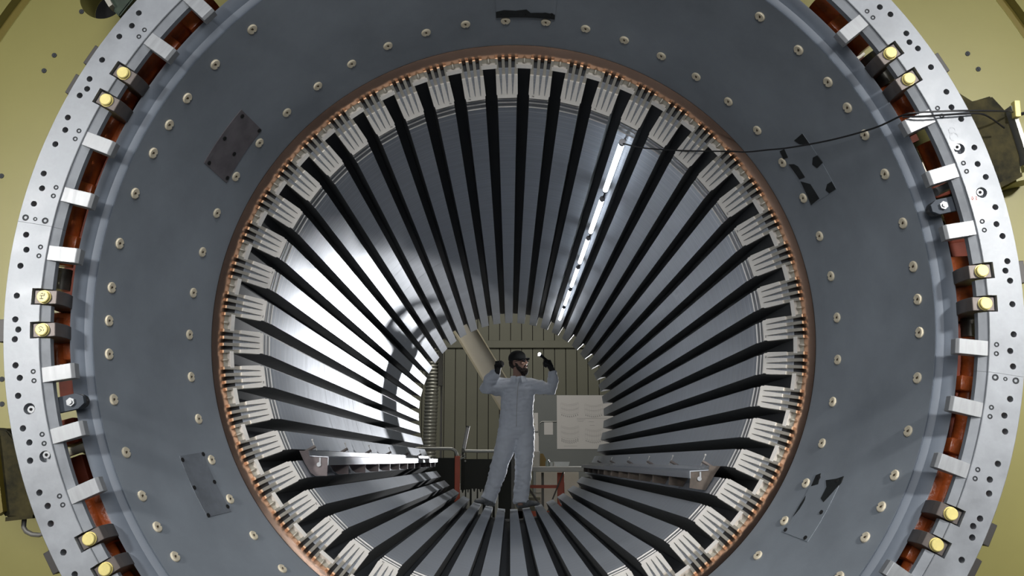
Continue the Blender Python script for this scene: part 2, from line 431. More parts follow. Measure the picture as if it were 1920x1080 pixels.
def bolt_mesh():
    bm = new(); n = 24; rings = []
    for rr, zz in ((RBt, 0), (RBt, .0035), (RBt * .86, .0062), (.0092, .0066)):
        ring = []
        for k in range(n):
            a = k * 2 * pi / n; r2 = rr
            if abs(((a - pi / 2 + pi) % (2 * pi)) - pi) < .14 and rr > .0125: r2 = rr - .006   # notch towards the bore
            ring.append(bm.verts.new((r2 * cos(a), r2 * sin(a), zz)))
        rings.append(ring)
    c2 = [bm.verts.new((.0075 * cos(k * 2 * pi / n), .0075 * sin(k * 2 * pi / n) - .0, .0062)) for k in range(n)]
    rings.append(c2)
    for i in range(len(rings) - 1):
        for k in range(n): bm.faces.new((rings[i][k], rings[i][(k + 1) % n], rings[i + 1][(k + 1) % n], rings[i + 1][k]))
    bm.faces.new(c2); bm.faces.new(rings[0][::-1])
    return bm
bolt = None
def add_bolt(a, y):
    global bolt
    m_ = cone_frame(a, y); m_.translation = m_.translation - shield.location
    if bolt is None:
        bolt = obj('bolt', bolt_mesh(), NYLON, shield, 30, local=True); bolt.matrix_local = m_
        b2 = new()
        cylinder(b2, (-.001, -.006, .0050), (-.001, -.006, .0073), .0058, 3); cylinder(b2, (.001, -.002, .0050), (.001, -.002, .0070), .0034, 8)
        obj('bolt_socket', b2, NYLON_H, bolt, 0, local=True)
    else:
        c = bolt.copy(); COL.objects.link(c); c.parent = shield; c.matrix_local = m_
        for ch in bolt.children:
            d = ch.copy(); COL.objects.link(d); d.parent = c
for k in range(-19, 22): add_bolt(-1.53 + 7.5 * k if k < 0 else -1.55 + 7.5 * k, .001)
for base in range(-5, 6):
    for off in (0, 4.75, -4.75, 11.2, -11.2):
        a = -1.55 + 30 * base + off
        if 40 < abs(a + .8) < 132: add_bolt(a, -.4398)
def cone_patch(poly, lift, m, name, parent, thick=.0015, keep=False):
    """A thin plate following the cone; poly = (angle, y)."""
    bm = new(); n = len(poly); P = []
    N = 6
    for i in range(n):
        a, b_ = poly[i], poly[(i + 1) % n]
        for k in range(N): P.append((a[0] + (b_[0] - a[0]) * k / N, a[1] + (b_[1] - a[1]) * k / N))
    ca = sum(p[0] for p in poly) / n; cy = sum(p[1] for p in poly) / n
    def pt(a, y, l): return cone_frame(a, y, l).translation
    rings = []
    for f, l in ((1, 0.0), (1, lift), (.66, lift), (.33, lift)):
        rings.append([bm.verts.new(pt(ca + (a - ca) * f, cy + (y - cy) * f, l)) for a, y in P])
    c = bm.verts.new(pt(ca, cy, lift)); K = len(P)
    for i in range(3):
        for k in range(K): bm.faces.new((rings[i][k], rings[i][(k + 1) % K], rings[i + 1][(k + 1) % K], rings[i + 1][k]))
    for k in range(K): bm.faces.new((rings[3][k], rings[3][(k + 1) % K], c))
    return obj(name, bm, m, parent, 0, local=keep)
def add_screws(plate, pts, lift):
    first = None
    for a, y in pts:
        m_ = cone_frame(a, y, lift)
        bm = new(); tube(bm, [(0, 0, 0), (0, 0, .0025)], .0085, 14); tube(bm, [(.001, .001, .0026), (.001, .001, .0032)], .0035, 6)
        for v in bm.verts: v.co = m_ @ v.co
        o = obj('screw', bm, HOLE, plate, 0, local=True)
cp1 = cone_patch([(-52.18, -.1946), (-52.07, -.0379), (-63.52, -.0282), (-62.99, -.1923)], .003, COVER_D, 'cover_plate', shield)
add_screws(cp1, [(-52.86, -.1704), (-52.5, -.0471), (-58.59, -.0802), (-57.65, -.1719), (-62.69, -.0408), (-62.51, -.1701)], .003)
cp2 = cone_patch([(-112.27, -.1722), (-112.38, -.0326), (-123.6, -.0320), (-122.99, -.1731)], .002, COVER, 'cover_plate', shield)
add_screws(cp2, [(-112.75, -.0372), (-112.98, -.1658), (-117.87, -.0393), (-117.8, -.1648), (-122.6, -.0381), (-122.72, -.1671)], .002)
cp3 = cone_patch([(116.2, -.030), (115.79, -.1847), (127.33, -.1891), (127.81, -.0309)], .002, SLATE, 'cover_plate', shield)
add_screws(cp3, [(122.18, -.1666), (126.95, -.1665), (127.24, -.0396), (116.9, -.06), (116.6, -.165)], .002)
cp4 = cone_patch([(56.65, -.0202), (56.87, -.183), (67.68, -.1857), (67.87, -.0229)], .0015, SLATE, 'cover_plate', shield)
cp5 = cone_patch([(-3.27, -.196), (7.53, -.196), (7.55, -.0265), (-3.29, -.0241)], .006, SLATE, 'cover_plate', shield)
add_screws(cp5, [(-2.4, -.045), (2.1, -.042), (6.9, -.05)], .006)
for poly in ([(56.85, -.1263), (56.87, -.183), (59.24, -.1822), (57.94, -.1381)], [(56.57, -.0263), (56.79, -.053), (58.39, -.0425), (58.11, -.0172)],
             [(59.47, -.0255), (60.0, -.050), (60.78, -.0624), (63.04, -.065), (62.78, -.0326)], [(63.2, -.0319), (64.58, -.0722), (67.57, -.0811), (67.78, -.0242)],
             [(61.14, -.1586), (61.29, -.1841), (62.83, -.188), (63.02, -.1488), (62.02, -.1366)], [(66.23, -.1558), (66.25, -.1828), (67.68, -.1857), (67.72, -.1445), (66.92, -.1337)]):
    cone_patch(poly, .0035, TAPE, 'adhesive_patch', cp4, keep=True)
for poly in ([(116.63, -.0369), (116.1, -.0597), (117.96, -.0717), (118.66, -.0389)],
             [(117.0, -.105), (116.26, -.160), (115.61, -.1906), (116.66, -.1912), (118.2, -.174), (120.53, -.149), (120.1, -.1248), (118.04, -.1252)],
             [(124.66, -.032), (122.35, -.0308), (120.57, -.0355), (121.26, -.0432), (123.03, -.0423)]):
    cone_patch(poly, .0035, TAPE, 'adhesive_patch', cp3, keep=True)
cone_patch([(-3.28, -.056), (-1.8, -.064), (.3, -.060), (2.3, -.068), (3.2, -.046), (4.6, -.050), (5.7, -.058), (7.5, -.052), (7.55, -.0265), (-3.29, -.0241)], .0085, TAPE, 'adhesive_patch', cp5, keep=True)
for a, y in ((-53.2, -.03), (-50.6, -.11), (-66.8, -.43), (-70.2, -.46), (-119, -.45), (73.2, -.3), (101, -.51)): pass

# ------------------------------------------------------------------ aluminium clamping ring
PH = -1.62
YF = -.672
ring = thing('clamping_ring', 'bright machined aluminium ring with drilled holes surrounding the slate blue end shield', 'clamping ring', (0, -.65, -1.62))
CL_OFF = 2.02
seams = (-80.9, 98.7)
holes = (2.1, -.65, -1.85, -2.95, -5.95, -7.45, -9.45, -13.2, -14.95, -16.95, -20.7, -22.45, -24.4)
for s in range(2):
    a0, a1 = (seams[0] + .015, seams[1] - .015) if s == 0 else (seams[1] + .015, seams[0] + 360 - .015)
    bm = new()
    lathe(bm, [(1.5635, YF + .002), (1.5655, YF), (1.680, YF), (1.682, YF + .003), (1.682, -.622), (1.538, -.622), (1.538, -.648), (1.5635, -.664)], a0, a1, seg=180)
    seg_o = obj('ring_segment', bm, ALU, ring, 30)
    cut = new()
    for base in range(-5, 6):
        for off in holes:
            a = PH + 30 * base + off
            if not (44 < abs(a) < 131): continue
            if not (a0 + .3 < (a if a > a0 else a + 360) < a1 - .3): continue
            r = 1.632 if off in (-1.85, -7.45, -14.95, -22.45) else 1.643
            cylinder(cut, pl(r, a, YF - .01), pl(r, a, -.59), .0102, 20)
        for sg in (-1, 1):
            a = PH + 30 * base + sg * CL_OFF
            if not (44 < abs(a) < 131) or not (a0 + .3 < (a if a > a0 else a + 360) < a1 - .3): continue
            vs0 = len(cut.verts)
            rot = M.Rotation(R(a), 4, 'Y')
            n0 = len(cut.verts)
            bx = new(); box(bx, (-.0275, YF - .02, 1.50), (.0275, -.58, 1.594))
            for v in bx.verts: v.co = rot @ v.co
            tmp = bpy.data.meshes.new('t'); bx.to_mesh(tmp); bx.free(); cut.from_mesh(tmp); bpy.data.meshes.remove(tmp)
    for a, r in ((-102.8, 1.613), (-108.66, 1.594), (71.0, 1.593), (76.88, 1.612)):
        if a0 < (a if a > a0 else a + 360) < a1: cylinder(cut, pl(r, a, YF - .01), pl(r, a, YF + .03), .0185, 28)
    if len(cut.verts): boolean_cut(seg_o, cut)
    else: cut.free()
def cap_screw_mesh(r):
    bm = new(); n = 20; rings = []
    for rr, yy in ((r, 0), (r, -.0012), (r * .80, -.0016), (r * .78, -.0005), (r * .48, -.0005), (r * .44, .0)):
        rings.append([bm.verts.new((rr * cos(k * 2 * pi / n), yy, rr * sin(k * 2 * pi / n))) for k in range(n)])
    for i in range(len(rings) - 1):
        for k in range(n): bm.faces.new((rings[i][k], rings[i][(k + 1) % n], rings[i + 1][(k + 1) % n], rings[i + 1][k]))
    return bm
def ring_part(name, mesh_fn, m, spots, parent, y, auto=30, sub=None):
    """Copies of one small mesh round the ring; spots = (radius, angle)."""
    src = None
    for r, a in spots:
        loc = pl(r, a, y) - parent.location
        if src is None:
            src = obj(name, mesh_fn(), m, parent, auto, local=True); src.location = loc; src.rotation_euler = (0, R(a), 0)
            if sub: sub(src)
        else: copy_part(src, parent, loc, (0, R(a), 0))
blocks = [PH + 7.5 * k for k in range(-24, 24) if k % 4 != 0 and 44 < abs(PH + 7.5 * k) < 131]
capspots = []
for a in blocks: capspots += [(1.587, a - .545), (1.587, a + .545)]
ring_part('cap_screw', lambda: cap_screw_mesh(.0082), STEELCAP, capspots, ring, YF)
ring_part('joint_screw', lambda: cap_screw_mesh(.0108), STEELCAP, [(1.658, -80.35), (1.591, -80.33), (1.588, 99.25), (1.655, 99.25)], ring, YF)
ring_part('dowel_pin', lambda: cap_screw_mesh(.0068), STEELCAP, [(1.625, -80.33), (1.621, 99.24)], ring, YF)
def sleeve():
    bm = new(); n = 20
    tube(bm, [(0, .003, 0), (0, .020, 0)], .0115, 20); return bm
ring_part('sunk_screw', sleeve, ALU_B, [(1.609, -102.9), (1.590, -108.5), (1.590, 70.7), (1.609, 76.8)], ring, YF, sub=lambda s: obj('screw_socket', (lambda b: (tube(b, [(0, .0015, 0), (0, .0028, 0)], .0055, 6), b)[1])(new()), HOLE, s, 0, local=True))
def block_mesh():
    bm = new()
    prism(bm, [(-.665, .055), (-.628, .055), (-.612, -.040), (-.620, -.062), (-.655, -.062), (-.665, -.052)], 'x', -.0250, .0250)
    for v in bm.verts: v.co.y += .640
    bmesh.ops.bevel(bm, geom=bm.edges[:], offset=.0012, segments=1, affect='EDGES')
    return bm
ring_part('clamp_block', block_mesh, ALU_B, [(1.521, a) for a in blocks], ring, -.640, 20)
# dark clamps with yellow bolts in the notches
def clamp_mesh():
    bm = new()
    prism(bm, [(-.030, .036), (.30, .036), (.30, -.01), (.045, -.046), (-.004, -.044), (-.030, -.036)], 'x', -.0225, .0225)
    bmesh.ops.bevel(bm, geom=bm.edges[:], offset=.0015, segments=1, affect='EDGES')
    return bm
def ybolt(src):
    bm = new()
    tube(bm, [(0, -.029, .003), (0, -.034, .003), (0, -.034, .003), (0, -.045, .003), (0, -.0475, .003)], .02, 24, True, [.0225, .0225, .0200, .0200, .0175])
    bo = obj('yellow_bolt', bm, YBOLT, src, 30, local=True); bo['label'] = 'pale yellow painted bolt head'
cspots = [(1.553, PH + 30 * bs + sg * CL_OFF) for bs in range(-5, 6) for sg in (-1, 1) if 44 < abs(PH + 30 * bs + sg * CL_OFF) < 131]
ring_part('clamp', clamp_mesh, CLAMP, cspots, ring, -.630, 20, sub=ybolt)
MARK = mat('pen_mark', (.02, .02, .03), .7)
def pen_strokes(strokes, m, name, parent, frame_, w=.0011, local=True):
    bm = new()
    for st in strokes:
        for (x0, z0), (x1, z1) in zip(st, st[1:]):
            d = V((x1 - x0, 0, z1 - z0)); n_ = V((-d.z, 0, d.x)).normalized() * w
            bm.faces.new([bm.verts.new(frame_ @ p) for p in (V((x0, 0, z0)) + n_, V((x0, 0, z0)) - n_, V((x1, 0, z1)) - n_, V((x1, 0, z1)) + n_)])
    return obj(name, bm, m, parent, 0, local=local)
for c in [o for o in ring.children if o.name.split('.')[0] == 'clamp']:
    a_ = math.degrees(c.rotation_euler.y)
    if -95 < a_ < -88:
        fr = M.Translation((0, -.0477, .003))
        if a_ > -91: pen_strokes([[(-.008, .009), (-.008, -.004)], [(-.008, .003), (.002, .003)], [(.002, .009), (.002, -.006)], [(.006, .006), (.011, .002), (.006, -.003)], [(.002, -.006), (.010, -.007)]], MARK, 'pen_mark', c, fr)
        else: pen_strokes([[(-.009, .006), (-.003, -.003), (.003, .006)], [(.005, .008), (.010, .000), (.003, -.008)], [(-.006, -.008), (.000, -.010)]], MARK, 'pen_mark', c, fr)
RED = mat('red_marker', (.45, .12, .08), .7)
pen_strokes([[(-.010, .006), (-.013, 0), (-.010, -.006), (-.006, 0), (-.010, .006)], [(.000, .006), (.006, .005), (.002, .000), (.006, -.004), (.000, -.006)]], RED, 'red_mark', ring, M.Translation(pl(1.585, 77.4, YF - .0006) - ring.location), .0007)
GREYM = mat('pencil_ring', (.30, .31, .33), .6)
for rr, aa, q in ((1.595, 69.2, .011), (1.592, 70.0, .014)):
    pen_strokes([[(q * cos(k * pi / 9), q * sin(k * pi / 9)) for k in range(15)]], GREYM, 'pencil_mark', ring, M.Translation(pl(rr, aa - .6, YF - .0005) - ring.location), .0005)
# dark lugs showing past the outer edge, running back to the frame
def lug_mesh():
    bm = new(); box(bm, (-.038, -.620, -.035), (.038, -.255, .024), .002)
    for v in bm.verts: v.co.y += .62
    return bm
ring_part('lug', lug_mesh, LUG, [(1.700, a) for a in (-59.43, -63.46, -93.2, -119.6, 60.4, 86.5, 116.3, 120.5)], ring, -.62, 20)
# slate brackets with a hexagon nut
def bracket_mesh():
    bm = new(); prism(bm, [(-.026, .062), (.026, .062), (.026, -.030), (.012, -.052), (-.012, -.052), (-.026, -.030)], 'y', -.011, .011)
    bmesh.ops.bevel(bm, geom=bm.edges[:], offset=.001, segments=1, affect='EDGES')
    box(bm, (-.012, -.008, .058), (.012, .008, .14)); return bm
def nut(src):
    bm = new(); tube(bm, [(0, -.011, -.012), (0, -.022, -.012)], .0145, 6); tube(bm, [(0, -.022, -.012), (0, -.028, -.012)], .0075, 12)
    o = obj('nut', bm, ALU_B, src, 20, local=True)
    bm = new(); cylinder(bm, (0, .010, -.030), (0, .035, -.030), .024, 20); obj('pad', bm, BLACKP, src, 30, local=True)
BRK = mat('bracket_paint', (.075, .085, .10), .75, spec=.15)
ring_part('bracket', bracket_mesh, BRK, [(1.513, -102.8), (1.513, 77.1)], ring, -.600, 20, sub=nut)

# ------------------------------------------------------------------ yellow frame behind the ring
frame = thing('stator_housing', 'yellow ochre painted stator frame plate behind the aluminium ring', 'machine frame', (0, 3.5, -2.61))
bm = new()
lathe(bm, [(1.54, -.25), (2.262, -.25), (2.270, -.243), (2.270, -.06), (1.54, -.06)], seg=180)
fp = obj('face_plate', bm, YELLOW, frame, 30)
cut = new(); cylinder(cut, pl(2.043, -51.9, -.3), pl(2.043, -51.9, -.10), .088, 48)
boolean_cut(fp, cut)
bm = new(); tube(bm, [pl(2.043, -51.9, -.101), pl(2.043, -51.9, -.099)], .087, 40); obj('port_bottom', bm, HOLE, frame, 0)
bm = new(); lathe(bm, [(2.2705, -.235), (2.315, -.155), (2.36, -.155), (2.36, -.02), (2.271, -.02)], seg=180); obj('edge_step', bm, YELLOW_D, frame, 30)
bm = new(); lathe(bm, [(2.361, -.20), (2.56, -.20), (2.56, -.02), (2.361, -.02)], seg=180); obj('outer_flange', bm, YELLOW, frame, 30)
bm = new(); lathe(bm, [(2.40, -.019), (2.50, -.019), (2.50, 7.6), (2.40, 7.6)], seg=96); obj('casing', bm, YELLOW, frame, 30)
bm = new(); lathe(bm, [(1.365, 7.5), (2.41, 7.5), (2.41, 7.6), (1.365, 7.6)], seg=96); obj('rear_plate', bm, YELLOW, frame, 30)
bm = new()
for sg in (-1, 1): box(bm, (sg * 1.5 - .35, .3, -2.615), (sg * 1.5 + .35, 7.0, -1.95))
obj('foot', bm, YELLOW, frame, 0)
def fscrew():
    bm = new(); tube(bm, [(0, 0, 0), (0, -.003, 0)], .0095, 16); box(bm, (-.0085, -.0042, -.0018), (.0085, -.0028, .0018)); return bm
ring_part('screw', fscrew, STEELCAP, [(2.051, -60.1), (2.051, -62.1), (2.07, -54.5), (2.016, -74.45), (1.891, -96.95), (1.897, -99.7), (2.038, 59.58), (2.039, 61.63)], frame, -.25)

# ------------------------------------------------------------------ varnished winding connection pipe in the gap
pipe = thing('connection_ring', 'glossy red orange varnished ring lead running in the gap inside the aluminium ring', 'winding connection', (0, -.42, -1.64))
bm = new(); lathe(bm, [(1.510, -.515), (1.516, -.515), (1.550, -.40), (1.550, -.255), (1.530, -.255), (1.530, -.40)], -132, 132, seg=180); obj('inner_wall', bm, ORANGE_D, pipe)
for a0, a1 in ((-132, -113), (-101, -44), (44, 66.5), (82.5, 132)):
    bm = new(); lathe(bm, [(1.551, -.33), (1.652, -.33), (1.652, -.30), (1.551, -.30)], a0, a1, seg=60); obj('backing_ring', bm, ORANGE_D, pipe)
def arc(a0, a1, r, y, n=None):
    n = n or max(3, int(abs(a1 - a0) / 1.2)); return [pl(r, a0 + (a1 - a0) * i / n, y) for i in range(n + 1)]
for a0, a1 in ((-98.5, -91.2), (-89.9, -88.2), (-84.5, -44), (-132, -114.5), (44, 53.2), (59.5, 63.5), (93.6, 132), (67.8, 71.6), (75.5, 79)):
    bm = new(); tube(bm, arc(a0, a1, 1.600, -.455), .032, 16); obj('pipe_arc', bm, ORANGE, pipe, 40)
for a0, a1 in ((-87.6, -84.9), (54.0, 58.6), (90.6, 93.5)):
    bm = new(); tube(bm, arc(a0, a1, 1.600, -.455), .034, 18); obj('steel_coupling', bm, METALPIPE, pipe, 40)
def collar_mesh():
    bm = new(); box(bm, (-.026, -.052, -.052), (.026, .052, .030), .006); box(bm, (-.024, -.04, .040), (.024, .03, .066), .003); return bm
ring_part('collar', collar_mesh, ORANGE, [(1.600, a) for a in (-81.6, -74.5, -52.3, -48.2, -119.5, 48.5, 99.6, 107.6, 122, 64.8)], pipe, -.455)
def wide_mesh():
    bm = new(); box(bm, (-.085, -.03, -.06), (.085, .06, .02), .01); return bm
ring_part('varnished_pad', wide_mesh, ORANGE, [(1.600, a) for a in (-93.5, -65.5, -117, 86.2, 61.7, 113.5, 117.8)], pipe, -.44)
def dbl(): 
    bm = new(); box(bm, (-.045, -.02, -.035), (.045, .08, .035), .006); return bm
ring_part('insulated_joint', dbl, ORANGE_D, [(1.62, a) for a in (-105.2, -111.5, -110, 64, 73.2, 79.5, 82.5, -59.5)], pipe, -.38)
bm = new(); cylinder(bm, pl(1.50, -107.6, -.40), pl(1.66, -107.6, -.37), .015, 16); o = obj('support_stud', bm, PEG, pipe); o['label'] = 'pale grey stud'
bm = new(); cylinder(bm, pl(1.535, 74.6, -.52), pl(1.60, 74.2, -.50), .015, 16); obj('support_stud', bm, ALU_B, pipe)
for a in (55.3, 58.2, 70.5, 52.3, -58.7, -64.5):
    bm = new(); rot = M.Rotation(R(a), 4, 'Y'); box(bm, (-.03, -.36, 1.60), (.03, -.25, 1.65), .003)
    for v in bm.verts: v.co = rot @ v.co
    obj('spacer', bm, WEDGE, pipe, 0)

# ------------------------------------------------------------------ boxes beside the ring
bx = thing('oily_block', 'oily black block with yellow edge strip bolted right of the aluminium ring', 'block', (1.76, -.3, .44))
bm = new(); prism(bm, [(1.585, .80), (1.642, .742), (1.716, .772), (1.762, .715), (1.800, .545), (1.797, .470), (1.735, .435), (1.62, .40)], 'y', -.50, -.262)
bmesh.ops.bevel(bm, geom=bm.edges[:], offset=.006, segments=2, affect='EDGES'); obj('body', bm, OILY, bx)
bm = new(); prism(bm, [(1.765, .722), (1.778, .722), (1.826, .525), (1.811, .515)], 'y', -.53, -.262); obj('edge_strip', bm, RAILW, bx, 0)
bm = new(); prism(bm, [(1.783, .705), (1.90, .70), (1.92, .50), (1.83, .48)], 'y', -.40, -.262); obj('yellow_plate', bm, YELLOW, bx, 0)
bm = new(); box(bm, (1.84, -.47, .555), (1.92, -.40, .580), .004); obj('yellow_bar', bm, YBOLT, bx, 0)
bm = new(); box(bm, (1.77, -.55, .675), (1.79, -.52, .735), .003); obj('clip', bm, YBOLT, bx, 0)
bm = new(); prism(bm, [(1.70, .437), (1.785, .478), (1.785, .462), (1.705, .420)], 'y', -.53, -.262); obj('foot_strip', bm, OILY, bx, 0)
bm = new(); tube(bm, [(1.795, -.52, .692), (1.83, -.50, .705), (1.845, -.48, .700), (1.852, -.46, .68), (1.856, -.44, .62), (1.862, -.42, .52)], .006, 8); obj('lead', bm, CABLE, bx)
bx = thing('worn_block', 'worn dark green and brown wooden block with grey U handle left of the aluminium ring', 'block', (-1.72, -.3, -.74))
bm = new(); prism(bm, [(-1.90, -.415), (-1.755, -.412), (-1.722, -.420), (-1.62, -.54), (-1.55, -.70), (-1.655, -.700), (-1.705, -.712), (-1.755, -.64), (-1.90, -.60)], 'y', -.50, -.262)
bmesh.ops.bevel(bm, geom=bm.edges[:], offset=.006, segments=2, affect='EDGES'); obj('body', bm, OILY, bx)
bm = new(); prism(bm, [(-1.69, -.708), (-1.60, -.700), (-1.60, -.712), (-1.69, -.722)], 'y', -.53, -.262); obj('foot_strip', bm, OILY, bx, 0)
bm = new(); prism(bm, [(-1.775, -.43), (-1.752, -.43), (-1.70, -.69), (-1.722, -.705), (-1.775, -.6)], 'y', -.53, -.49); obj('edge_strip', bm, YELLOW_D, bx, 0)
bm = new(); tube(bm, [(-1.655, -.47, -.715), (-1.655, -.47, -.745), (-1.645, -.47, -.758), (-1.625, -.47, -.768), (-1.60, -.47, -.770), (-1.575, -.47, -.762), (-1.575, -.47, -.70)], .008, 10); obj('handle', bm, LEGM, bx)
bx = thing('dark_fixture', 'dark green fixture poking over the round port at the top left of the ring', 'fixture', (-1.44, -.3, 1.07))
bm = new(); prism(bm, [(-1.50, 1.30), (-1.485, 1.145), (-1.452, 1.085), (-1.43, 1.06), (-1.32, 1.22), (-1.30, 1.32)], 'y', -.52, -.262)
bmesh.ops.bevel(bm, geom=bm.edges[:], offset=.005, segments=2, affect='EDGES'); obj('body', bm, GREENISH, bx)
bm = new(); prism(bm, [(-1.500, 1.150), (-1.484, 1.160), (-1.446, 1.095), (-1.458, 1.085)], 'y', -.545, -.50); obj('edge_strip', bm, WEDGE, bx, 0)

# ------------------------------------------------------------------ tube lights in the bore and their cable
TA = 28.72
ords = ('nearest the bore mouth', 'second from the bore mouth', 'third from the bore mouth', 'fourth from the bore mouth', 'fifth from the bore mouth', 'farthest from the bore mouth')
for i in range(6):
    y0 = .452 + 1.0165 * i; r = 1.026
    t = thing('tube_light', 'glowing white LED tube light on the upper right core tooth, ' + ords[i], 'tube light', tuple(pl(r, TA, y0)), 'tube lights in a row along the bore')
    rot = M.Rotation(R(TA), 4, 'Y')
    for nm, ph, span, mm in (('diffuser', pi - .7, pi + 1.4, LEDM), ('housing', .7, pi - 1.4, LEDH)):      # the shell towards the bore glows, the strip towards the tooth is the housing
        bm = new(); prism(bm, [(.0135 * cos(ph + span * k / 14), r + .0135 * sin(ph + span * k / 14)) for k in range(15)], 'y', y0 + .022, y0 + .835)
        for v in bm.verts: v.co = rot @ v.co
        obj(nm, bm, mm, t, 40)
    bm = new(); tube(bm, [pl(r, TA, y0), pl(r, TA, y0 + .022)], .015, 14); obj('end_cap', bm, LEDH, t)
    bm = new(); tube(bm, [pl(r, TA, y0 + .835), pl(r, TA, y0 + .857)], .015, 14); obj('end_cap', bm, LEDH, t)
    bm = new(); rot = M.Rotation(R(TA), 4, 'Y')
    for yy in (.06, .76):
        box(bm, (-.004, y0 + yy, r + .012), (.004, y0 + yy + .03, RB - .0015))
    for v in bm.verts: v.co = rot @ v.co
    obj('clip', bm, LEDH, t, 0)
    bm = new(); tube(bm, [pl(r + .008, TA, y0 + .857), pl(r + .020, TA, y0 + .93), pl(r + .008, TA, y0 + 1.0165)] if i < 5 else [pl(r, TA, y0 + .857), pl(r + .02, TA, y0 + .9)], .004, 6); obj('link_lead', bm, CABLE, t)
def smooth_path(pts, n=8):
    P = [V(p) for p in pts]; out = []
    for i in range(len(P) - 1):
        p0, p1, p2, p3 = P[max(i - 1, 0)], P[i], P[i + 1], P[min(i + 2, len(P) - 1)]
        for k in range(n):
            t = k / n
            out.append(.5 * ((2 * p1) + (p2 - p0) * t + (2 * p0 - 5 * p1 + 4 * p2 - p3) * t * t + (3 * p1 - p0 - 3 * p2 + p3) * t ** 3))
    return out + [P[-1]]
bm = new()
main = [(.495, .452, .892), (.592, .42, .86), (.762, .3, .811), (.910, .13, .756), (.960, .06, .732), (1.017, -.06, .704), (1.075, -.16, .682), (1.178, -.36, .650), (1.272, -.54, .636), (1.322, -.665, .638), (1.365, -.69, .640), (1.51, -.692, .646), (1.69, -.62, .67), (1.765, -.54, .695)]
tube(bm, smooth_path(main), .0033, 8)
tube(bm, smooth_path([(1.322, -.668, .632), (1.38, -.69, .627), (1.51, -.69, .635), (1.60, -.67, .640), (1.72, -.56, .63)]), .0032, 6)
o = obj('power_cable', bm, CABLE); tag(o, 'thin black power cable drooping from the tube lights across the shield and ring', 'cable')

# ------------------------------------------------------------------ steel rails lying along the bore
def rail(sec, foot, label, x_sign, rust, group):
    """sec: steel strip outline in (x, z); foot: outline of the brown cross plates."""
    t = thing('support_rail', label, 'rail', (foot[2][0], .58, foot[2][1]), group)
    bm = new(); th = .0035
    o_ = [(p[0], p[1]) for p in sec]; i_ = [(p[0], p[1] - th) for p in sec]
    o_ = sec; i_ = [(p[0] - (th * x_sign if k == len(sec) - 1 else 0) * 1.0, p[1] - (th if k < len(sec) - 1 else 0)) for k, p in enumerate(sec)]
    i_[-2] = (sec[-2][0] - th * x_sign, sec[-2][1] - th)
    prism(bm, o_ + i_[::-1], 'y', .575, 7.55); obj('strip', bm, RAILST, t, 30)
    y = .580; k = 0
    while y < 7.6:
        bm = new(); prism(bm, foot, 'y', y, y + .012); obj('cross_plate', bm, rust, t, 0); y += .600; k += 1
    bm = new(); xw = foot[0][0]; 
    prism(bm, [(foot[0][0], foot[0][1]), (foot[0][0] + x_sign * .006, foot[0][1]), (foot[-1][0] + x_sign * .006, foot[-1][1]), (foot[-1][0], foot[-1][1])], 'y', .592, 7.5); obj('back_web', bm, rust, t, 0)
    cx = (sec[1][0] + sec[2][0]) / 2; cz = sec[2][1] - .034
    bm = new(); cylinder(bm, (cx, .572, cz), (cx, .580, cz), .0095, 18); box(bm, (cx + .001, .573, cz + .006), (cx + .008, .579, cz + .03)); o = obj('hook', bm, ALU_B, t, 30); o['label'] = 'shiny round steel hook'
    for yy in (.62, 1.55, 2.5, 3.6, 4.9, 6.2):
        bm = new(); p = V((sec[0][0] - .012 * x_sign, yy, sec[0][1]))
        tube(bm, [p + V((-.03 * x_sign, 0, -.018)), p + V((.028 * x_sign, .02, .018))], .0085, 6); obj('wedge_peg', bm, CLAMP, t, 0)
        bm = new(); tube(bm, [p + V((.03 * x_sign, .05, .0)), p + V((.02 * x_sign, .04, .022)), p + V((.012 * x_sign, .03, .045))], .0022, 6); ball(bm, p + V((.012 * x_sign, .03, .047)), .005, seg=8); obj('wire_tie', bm, PAPER, t, 0)
    return t
rail([(-.905, -.478), (-.900, -.501), (-.816, -.506), (-.816, -.543)],
     [(-.948, -.480), (-.906, -.480), (-.902, -.5055), (-.8205, -.510), (-.8215, -.589), (-.873, -.590), (-.895, -.575), (-.924, -.530)],
     'long bright steel rail on brown cross plates along the left of the bore', 1, RUST, None)
rail([(.862, -.545), (.860, -.563), (.777, -.568), (.777, -.600)],
     [(.915, -.547), (.864, -.547), (.862, -.5675), (.7815, -.5725), (.775, -.642), (.845, -.652), (.868, -.616), (.893, -.576)],
     'long dull steel rail on rusty cross plates along the right of the bore', -1, RUST_R, None)

# ------------------------------------------------------------------ behind the bore
t = thing('spiral_duct', 'silver spiral ventilation duct standing at the left behind the bore', 'duct', (-1.17, 11.0, -1.55))
bm = new(); pts = []; rs = []
z = -1.55
while z < 2.4:
    for dz, rr in ((0, .092), (.022, .092), (.028, .101), (.040, .101), (.046, .092)):
        pts.append((-1.17 + .012 * sin(z * 3), 11.0, z + dz)); rs.append(rr)
    z += .05
tube(bm, pts, .1, 24, True, rs); obj('spiral_pipe', bm, DUCT, t, 60)
bm = new(); box(bm, (-1.06, 10.93, .55), (-1.00, 11.1, 1.10)); box(bm, (-1.03, 10.98, -1.55), (-1.00, 11.02, .55)); obj('stand', bm, LEGM, t, 0)

